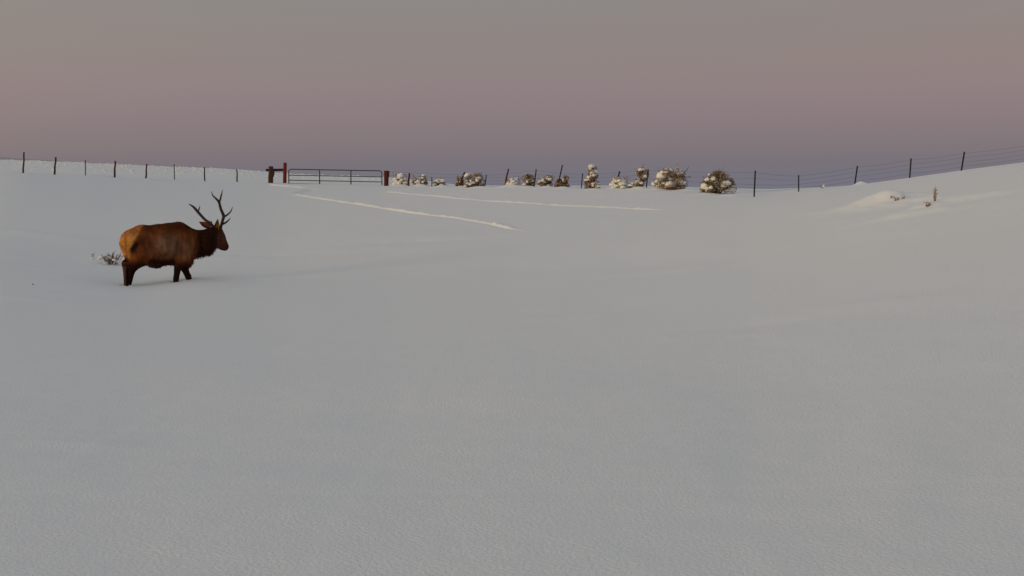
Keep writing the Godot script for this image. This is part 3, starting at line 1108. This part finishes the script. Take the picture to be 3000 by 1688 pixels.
func _ready() -> void:
	# camera
	var cam := Camera3D.new()
	cam.name = "camera"
	cam.fov = rad_to_deg(2.0 * atan(CY / F))
	cam.rotation.x = -PITCH
	cam.near = 0.1
	cam.far = 9000.0
	add_child(cam)
	cam.current = true
	# sky and exposure
	var env := Environment.new()
	env.background_mode = Environment.BG_SKY
	var pano := PanoramaSkyMaterial.new()
	pano.panorama = sky_panorama()
	var sky := Sky.new()
	sky.sky_material = pano
	env.sky = sky
	env.tonemap_mode = Environment.TONE_MAPPER_LINEAR
	env.tonemap_exposure = 1.07
	env.sdfgi_enabled = true
	env.ssao_enabled = true
	env.ssil_enabled = true
	var we := WorldEnvironment.new()
	we.name = "world_environment"
	we.environment = env
	add_child(we)
	# the last low sun, behind the camera on the left
	var sun := DirectionalLight3D.new()
	sun.name = "sun"
	sun.light_energy = 0.42
	sun.light_color = Color(1.0, 0.86, 0.60)
	sun.light_angular_distance = 14.0
	sun.shadow_enabled = true
	var from := Vector3(-0.80, tan(deg_to_rad(3.2)), 0.60)
	sun.look_at_from_position(Vector3.ZERO, -from, Vector3.UP)
	add_child(sun)

	bump.noise_type = FastNoiseLite.TYPE_SIMPLEX_SMOOTH
	bump.frequency = 0.16
	bump.fractal_octaves = 3
	bump.seed = 5
	make_materials()
	make_lumps()

	# snow field
	build_grid()
	plough([[856, 570], [1002, 591], [1165, 617], [1316, 637], [1433, 656], [1526, 676]], 0.06, 0.050, 0.075)
	plough([[1130, 562], [1235, 571], [1421, 588], [1631, 602], [1800, 609], [1957, 615]], 0.03, 0.034, 0.080)
	plough([[792, 542.5], [850, 547], [909, 553]], 0.03, 0.05, 0.1)
	plough([[909, 554], [885, 561], [858, 570]], 0.14, 0.03, 0.2)
	plough([[437, 527], [541, 530.5]], 0.0, 0.07, 0.14)
	plough([[271, 516.5], [350, 519]], 0.0, 0.06, 0.14)
	plough([[86, 511], [119, 515]], 0.05, 0.07, 0.16)
	swell(2600, 596, 1.05, 0.62, 0.36)
	swell(2690, 590, 0.9, 0.4, 0.12)
	swell(2780, 594, 0.8, 0.4, 0.11)
	swell(2880, 575, 1.6, 0.45, 0.09, 0.2)
	swell(2690, 625, 1.2, 0.4, 0.10)
	swell(2455, 546, 0.28, 0.3, 0.14)
	swell(2520, 541, 0.22, 0.3, 0.12)
	swell(2180, 572, 0.5, 0.35, 0.07)
	swell(1965, 556, 1.0, 0.6, 0.05)
	swell(330, 768, 0.5, 0.35, 0.05)
	swell(140, 832, 0.35, 0.12, 0.03)
	swell(60, 850, 0.5, 0.2, 0.03)
	swell(120, 880, 0.8, 0.2, 0.02)
	swell(235, 1306, 0.30, 0.12, 0.022)
	swell(420, 1268, 0.5, 0.10, -0.010)
	for q in [[1175, 546, 0.5, 0.35, 0.10], [1232, 547, 0.45, 0.3, 0.13], [1292, 549, 0.5, 0.3, 0.12], [1350, 549, 0.3, 0.3, 0.08], [1405, 551, 0.6, 0.35, 0.09], [1500, 550, 0.6, 0.4, 0.15], [1548, 550, 0.35, 0.3, 0.08], [1600, 551, 0.5, 0.35, 0.10], [1650, 553, 0.5, 0.35, 0.10], [1736, 556, 0.45, 0.3, 0.08], [1812, 553, 0.5, 0.3, 0.14], [1872, 556, 0.45, 0.35, 0.12], [1925, 557, 0.5, 0.35, 0.08], [2010, 560, 0.5, 0.35, 0.09], [2065, 570, 0.5, 0.3, 0.06], [2140, 575, 0.5, 0.3, 0.09]]:
		swell(q[0], q[1], q[2], q[3], q[4])
	for q in [[2545, 612, 0.25, 0.18, 0.05], [2585, 600, 0.18, 0.14, 0.05], [2622, 578, 0.3, 0.2, 0.08], [2650, 600, 0.2, 0.16, 0.05], [2690, 606, 0.22, 0.15, 0.06], [2735, 600, 0.25, 0.16, 0.06], [2760, 612, 0.3, 0.16, 0.05], [2640, 628, 0.3, 0.18, 0.05]]:
		swell(q[0], q[1], q[2], q[3], q[4])
	for q in [[30, 745, 0.8, 0.3, 0.05], [60, 800, 1.0, 0.35, -0.05], [190, 800, 0.9, 0.3, 0.05], [40, 870, 0.9, 0.25, 0.04], [250, 860, 0.8, 0.3, -0.05], [470, 800, 0.9, 0.4, -0.04], [480, 860, 0.7, 0.2, 0.03], [120, 690, 1.4, 0.5, 0.06], [640, 760, 1.6, 0.6, 0.05], [1230, 705, 2.2, 0.5, -0.06], [1000, 735, 1.8, 0.6, 0.05], [1850, 812, 1.6, 0.4, -0.03], [2150, 985, 0.8, 0.2, 0.015], [2120, 960, 0.9, 0.16, -0.015], [1650, 930, 1.2, 0.3, 0.02], [2500, 900, 1.2, 0.4, 0.03], [820, 1010, 0.8, 0.2, 0.012], [1300, 1180, 0.8, 0.2, 0.010]]:
		swell(q[0], q[1], q[2], q[3], q[4], 0.15)
	roughen()
	# pits where the elk's legs go in
	var s0 := crop(870, 1230)
	elk_at = spot(s0.x, s0.y, ELK_D)
	for q in [[602, 1270, 0.17], [628, 1270, -0.16], [1190, 1195, 0.16], [1335, 1170, -0.16]]:
		var lp := elk_point(q[0], q[1], q[2])
		var wp := elk_at + lp.rotated(Vector3.UP, ELK_TURN)
		print("leg snow gap ", wp.y - ground(wp.x, wp.z))
		swell_at(wp, 0.085, 0.10, -0.07)
		for r in 5:
			var a := 0.6 + r * 0.75 + wp.x * 3.0
			swell_at(wp + Vector3(cos(a) * 0.19, 0, sin(a) * 0.19), 0.055, 0.065, 0.018 + 0.012 * sin(r * 2.3 + wp.x * 9.0))
	var field := part("snow_field", snow_mesh(), mats.snow, self)
	field.set_meta("kind", "structure")
	var back := PlaneMesh.new()
	back.size = Vector2(900, 300)
	var behind := part("snow_ground", back, mats.snow, self)
	behind.position = Vector3(0, -1.504, 148.4)
	behind.set_meta("kind", "structure")
	for q in LINE:
		var d: float = q[2]
		var p := spot(q[0], q[1], d)
		if absf(p.x / d) < 0.45 and absf(p.y - ground(p.x, p.z)) > 0.08:
			print("fence ground off at ", q[0], " by ", p.y - ground(p.x, p.z))

	build_elk()
	build_gate()

	# fence posts left of the gate
	var lg := "fence posts along the rise left of the gate"
	wood_post("wooden_post", "tallest brown wooden post, leaning right, first at the far left of the fence", Vector2(67, 505.5), Vector2(70.5, 445.6), 4.8, "brown_wood", lg)
	wood_post("wooden_post", "dark wooden post leaning right, second from the left end of the fence", Vector2(159, 511), Vector2(163, 460.5), 5.0, "dark_wood", lg)
	steel_post("steel_post", "thin steel post left of the elk, between the dark post and a brown post", Vector2(250, 514), Vector2(250, 469), 2.6, lg)
	wood_post("wooden_post", "brown wooden post beside a lit drift, fourth from the left end", Vector2(335, 520), Vector2(337.3, 471.8), 5.2, "brown_wood", lg)
	wood_post("wooden_post", "dark brown wooden post, fifth from left, above the elk's back", Vector2(427, 524.5), Vector2(429.5, 480.5), 4.6, "brown_wood", lg)
	steel_post("steel_post", "thin steel post, sixth from left, at the end of a lit drift", Vector2(511, 528.5), Vector2(510, 481), 2.6, lg)
	wood_post("wooden_post", "slim dark post, seventh from left, just left of above the antlers", Vector2(599.5, 530), Vector2(598.5, 489), 3.6, "dark_wood", lg)
	wood_post("wooden_post", "short slim dark post nearest the left side of the gate brace", Vector2(694.5, 533.5), Vector2(694, 495.8), 3.7, "dark_wood", lg)
	# fence posts right of the gate
	var rg := "fence posts among the sagebrush right of the gate"
	wood_post("wooden_post", "short reddish post in front of the snow-laden bush beside the gate", Vector2(1196, 539), Vector2(1199, 507.5), 5.6, "rust_wood", rg)
	steel_post("steel_post", "short thin steel post rising behind a low snowy bush near the gate", Vector2(1265, 540), Vector2(1265, 518.5), 2.4, rg)
	wood_post("wooden_post", "dark wooden post leaning right above a small snowy bush", Vector2(1345, 535), Vector2(1361, 504.6), 5.4, "rust_wood", rg)
	steel_post("steel_post", "thin steel post at the right edge of a twiggy bush", Vector2(1420, 547), Vector2(1425, 512), 3.0, rg)
	wood_post("wooden_post", "leaning reddish wooden post standing out of a low snow mound", Vector2(1478, 528), Vector2(1489.5, 494.4), 4.8, "rust_wood", rg)
	steel_post("steel_post", "steel post slanting at the right side of a snow-capped dark bush", Vector2(1565, 546), Vector2(1571, 496), 3.4, rg)
	steel_post("steel_post", "leaning steel post with its foot hidden in a wide brown bush", Vector2(1633, 540), Vector2(1648, 483.5), 3.6, rg)
	steel_post("steel_post", "thin steel post alone just left of the tall narrow bush", Vector2(1703, 553), Vector2(1707, 508), 3.0, rg)
	wood_post("wooden_post", "strongly leaning dark wooden post behind a rounded snow mound", Vector2(1801, 530), Vector2(1816.5, 501.8), 4.6, "dark_wood", rg)
	steel_post("steel_post", "steel post at the right side of the tall leaning bush", Vector2(1894, 545), Vector2(1899, 496), 3.4, rg)
	var hg := "steel fence posts climbing the right-hand slope"
	steel_post("steel_post", "tall upright steel post in open snow right of the last big bush", Vector2(2209.5, 577), Vector2(2213, 500), 4.4, hg)
	steel_post("steel_post", "short steel post in the dip between two taller steel posts", Vector2(2340, 563), Vector2(2340, 513), 3.6, hg)
	steel_post("steel_post", "leaning steel post between two small snow humps on the skyline", Vector2(2504, 542.5), Vector2(2512.5, 486), 4.2, hg)
	steel_post("steel_post", "steel post on the skyline, second from the right end", Vector2(2665.5, 521), Vector2(2669.5, 464), 4.2, hg)
	steel_post("steel_post", "leaning steel post highest on the right slope, last before the frame edge", Vector2(2817, 499.5), Vector2(2826, 444.6), 4.6, hg)
	# barbed wire strands right of the gate
	var tops := [[1133, 500.3, 545], [1425, 512, 547], [1571, 496, 546], [1707, 508, 553], [1899, 496, 547], [2213, 500, 577], [2340, 513, 563], [2511, 487, 542.5], [2668.5, 465, 521], [2823, 446, 499.5], [3000, 425, 477], [3300, 395, 450]]
	var names := ["top strand of barbed wire running along the right-hand fence", "second strand from the top of the right-hand barbed wire fence", "third strand from the top of the right-hand barbed wire fence", "lowest strand of barbed wire on the right-hand fence above the snow"]
	for k in 4:
		var f: float = [0.93, 0.70, 0.46, 0.22][k]
		var pts := []
		var rad := []
		for q in tops.size():
			var tq: Array = tops[q]
			var d := fence_depth(tq[0])
			pts.append(spot(tq[0], lerpf(tq[2], tq[1], f), d + 0.03))
			rad.append(0.0032)
			if q < tops.size() - 1:
				var t2: Array = tops[q + 1]
				var mid: Vector3 = (pts[-1] + spot(t2[0], lerpf(t2[2], t2[1], f), fence_depth(t2[0]) + 0.03)) * 0.5
				pts.append(mid - Vector3(0, 0.02 + 0.01 * ((k + q) % 3), 0))
				rad.append(0.0032)
		var o := thing("fence_wire", names[k], "wire", pts[0], "barbed wire strands of the right-hand fence")
		var loc := []
		for p in pts:
			loc.append(p - pts[0])
		var st := start()
		tube(st, loc, rad, 5)
		part("strand", st.commit(), mats.wire, o)

	# sagebrush along the fence, left to right
	bush("rounded bush almost wholly covered in snow, right beside the gate post", 1153, 1195, 508, 547, 1, 1.0, 0.45)
	bush("small twiggy bush with a dark hollow, right of the short reddish post", 1204, 1254, 516, 546, 2, 0.75, 0.7)
	bush("low snow-covered bush in front of the short thin steel post", 1266, 1308, 524, 549, 3, 1.0, 0.5)
	bush("small snowy bush at the foot of the leaning dark wooden post", 1336, 1359, 518, 546, 4, 0.8, 0.6)
	bush("twiggy bush striped with snow, left of a thin steel post", 1360, 1424, 509, 551, 5, 0.75, 0.8)
	bush("low snow mound of brush at the foot of the reddish leaning post", 1474, 1530, 521, 550, 6, 1.0, 0.3)
	bush("dark bush with a snow cap against a slanting steel post", 1531, 1567, 512, 549, 7, 0.6, 0.9)
	bush("snow-capped bush, left half of the pair in front of a leaning steel post", 1578, 1624, 514, 550, 8, 0.8, 0.8)
	bush("brown bush with little snow hiding the foot of a leaning steel post", 1624, 1670, 518, 552, 9, 0.5, 0.9, 0.1)
	bush("tall narrow bush with white clumps and a red-brown tip", 1715, 1757, 489, 555, 10, 0.8, 0.9, 0.05)
	bush("rounded brush mound under snow in front of the strongly leaning post", 1786, 1843, 519, 552, 11, 1.0, 0.35)
	bush("tall leaning bush with a slanting streak of snow beside a steel post", 1853, 1897, 489, 556, 12, 0.7, 0.7, 0.3, 0.55)
	bush("biggest sagebrush, its crown heaped with snow, left of the olive bush", 1918, 2022, 487, 557, 13, 0.72, 0.9, 0.2)
	bush("wide sagebrush with olive brown right side, rightmost big bush on the fence", 2050, 2154, 504, 572, 14, 0.33, 1.0, 0.75)

	# smaller plants
	stalks("sagebrush", "small twiggy sagebrush poking from the snow just behind the elk's rump", "bush", 325, 774, 30, 0.50, 0.27, 0.006, 15, 0.34, 9, 18)
	stalks("dry_stem", "lone short dry twig left of the small bush behind the elk", "plant", 272, 760, 4, 0.05, 0.16, 0.006, 16, 0.6, 1, 4)
	stalks("dry_stem", "tiny twig tip in a snow ripple at the far left, below the elk", "plant", 96, 836, 3, 0.03, 0.035, 0.008, 17, 0.5, 0, 0)
	stalks("dry_grass", "tall dry brown grass stalk standing on the right-hand slope", "grass", 2739, 590, 14, 0.10, 0.40, 0.005, 18, 0.55, 0, 5)
	stalks("dry_stem", "small red-brown twig cluster left below the tall dry stalk", "plant", 2718, 606, 8, 0.12, 0.12, 0.006, 19, 0.7, 2, 7)
	stalks("dry_stem", "leftmost dark twig tip on the snow mound of the right slope", "plant", 2612, 582, 5, 0.07, 0.06, 0.007, 20, 0.7, 0, 5)
	stalks("dry_stem", "darkest twig tuft in the middle of the right slope's snow mound", "plant", 2625, 588, 8, 0.12, 0.09, 0.007, 21, 0.7, 1, 6)
	stalks("dry_stem", "faint grey twig tuft right of the darkest tuft on the snow mound", "plant", 2649, 583, 6, 0.10, 0.07, 0.006, 22, 0.7, 1, 4)
	stalks("dry_stem", "tiny brown twig on the skyline left of the leaning steel post", "plant", 2409, 552, 6, 0.12, 0.14, 0.006, 23, 0.8, 2, 6)
	stalks("dry_stem", "small twig beside the big hump next to the leaning steel post", "plant", 2447, 545, 5, 0.14, 0.12, 0.005, 24, 0.8, 2, 5)

	# brush showing through the snow of the far hillside: a scatter nobody could count
	rng.seed = 44
	var mm := MultiMesh.new()
	mm.transform_format = MultiMesh.TRANSFORM_3D
	mm.mesh = lumps[2]
	mm.instance_count = 600
	for k in 600:
		var d := lerpf(95.0, 150.0, sqrt(rng.randf()))
		var u := rng.randf_range(-0.47, -0.10)
		var x := u * d
		var s := rng.randf_range(0.05, 0.15)
		mm.set_instance_transform(k, Transform3D(Basis(Vector3.UP, rng.randf() * TAU).scaled(Vector3(s * 1.3, s * 0.8, s)), Vector3(x, ground(x, -d) - s * 0.25, -d)))
	var brush := MultiMeshInstance3D.new()
	brush.name = "snowy_brush"
	brush.multimesh = mm
	brush.material_override = mats.clump
	add_child(brush)
	tag(brush, "scatter of small snow-covered brush over the far hillside on the left", "brush")
	brush.set_meta("kind", "stuff")

	# low hills far beyond, showing at the left edge
	var hv := PackedVector3Array()
	var hn := PackedVector3Array()
	var hi_ := PackedInt32Array()
	for j in 5:
		for i in 41:
			var px := lerpf(-1400.0, 420.0, i / 40.0)
			var top := lerpf(438.0, 482.0, clampf((px + 320.0) / 640.0, 0.0, 1.0)) - 3.0 * bump.get_noise_2d(px * 0.05, 3.0)
			var d := 2600.0 + (j - 2) * 220.0
			var p := spot(px, top, 2600.0)
			hv.append(Vector3(p.x * d / 2600.0, p.y - [90.0, 30.0, 0.0, 25.0, 90.0][j], -d))
			hn.append(Vector3(0, 1, [0.35, 0.2, 0.0, -0.2, -0.35][j]).normalized())
	for j in 4:
		for i in 40:
			var a := j * 41 + i
			hi_.append_array([a, a + 41, a + 1, a + 1, a + 41, a + 42])
	part("distant_hills", array_mesh(hv, hn, hi_), mats.far_land, self).set_meta("kind", "structure")
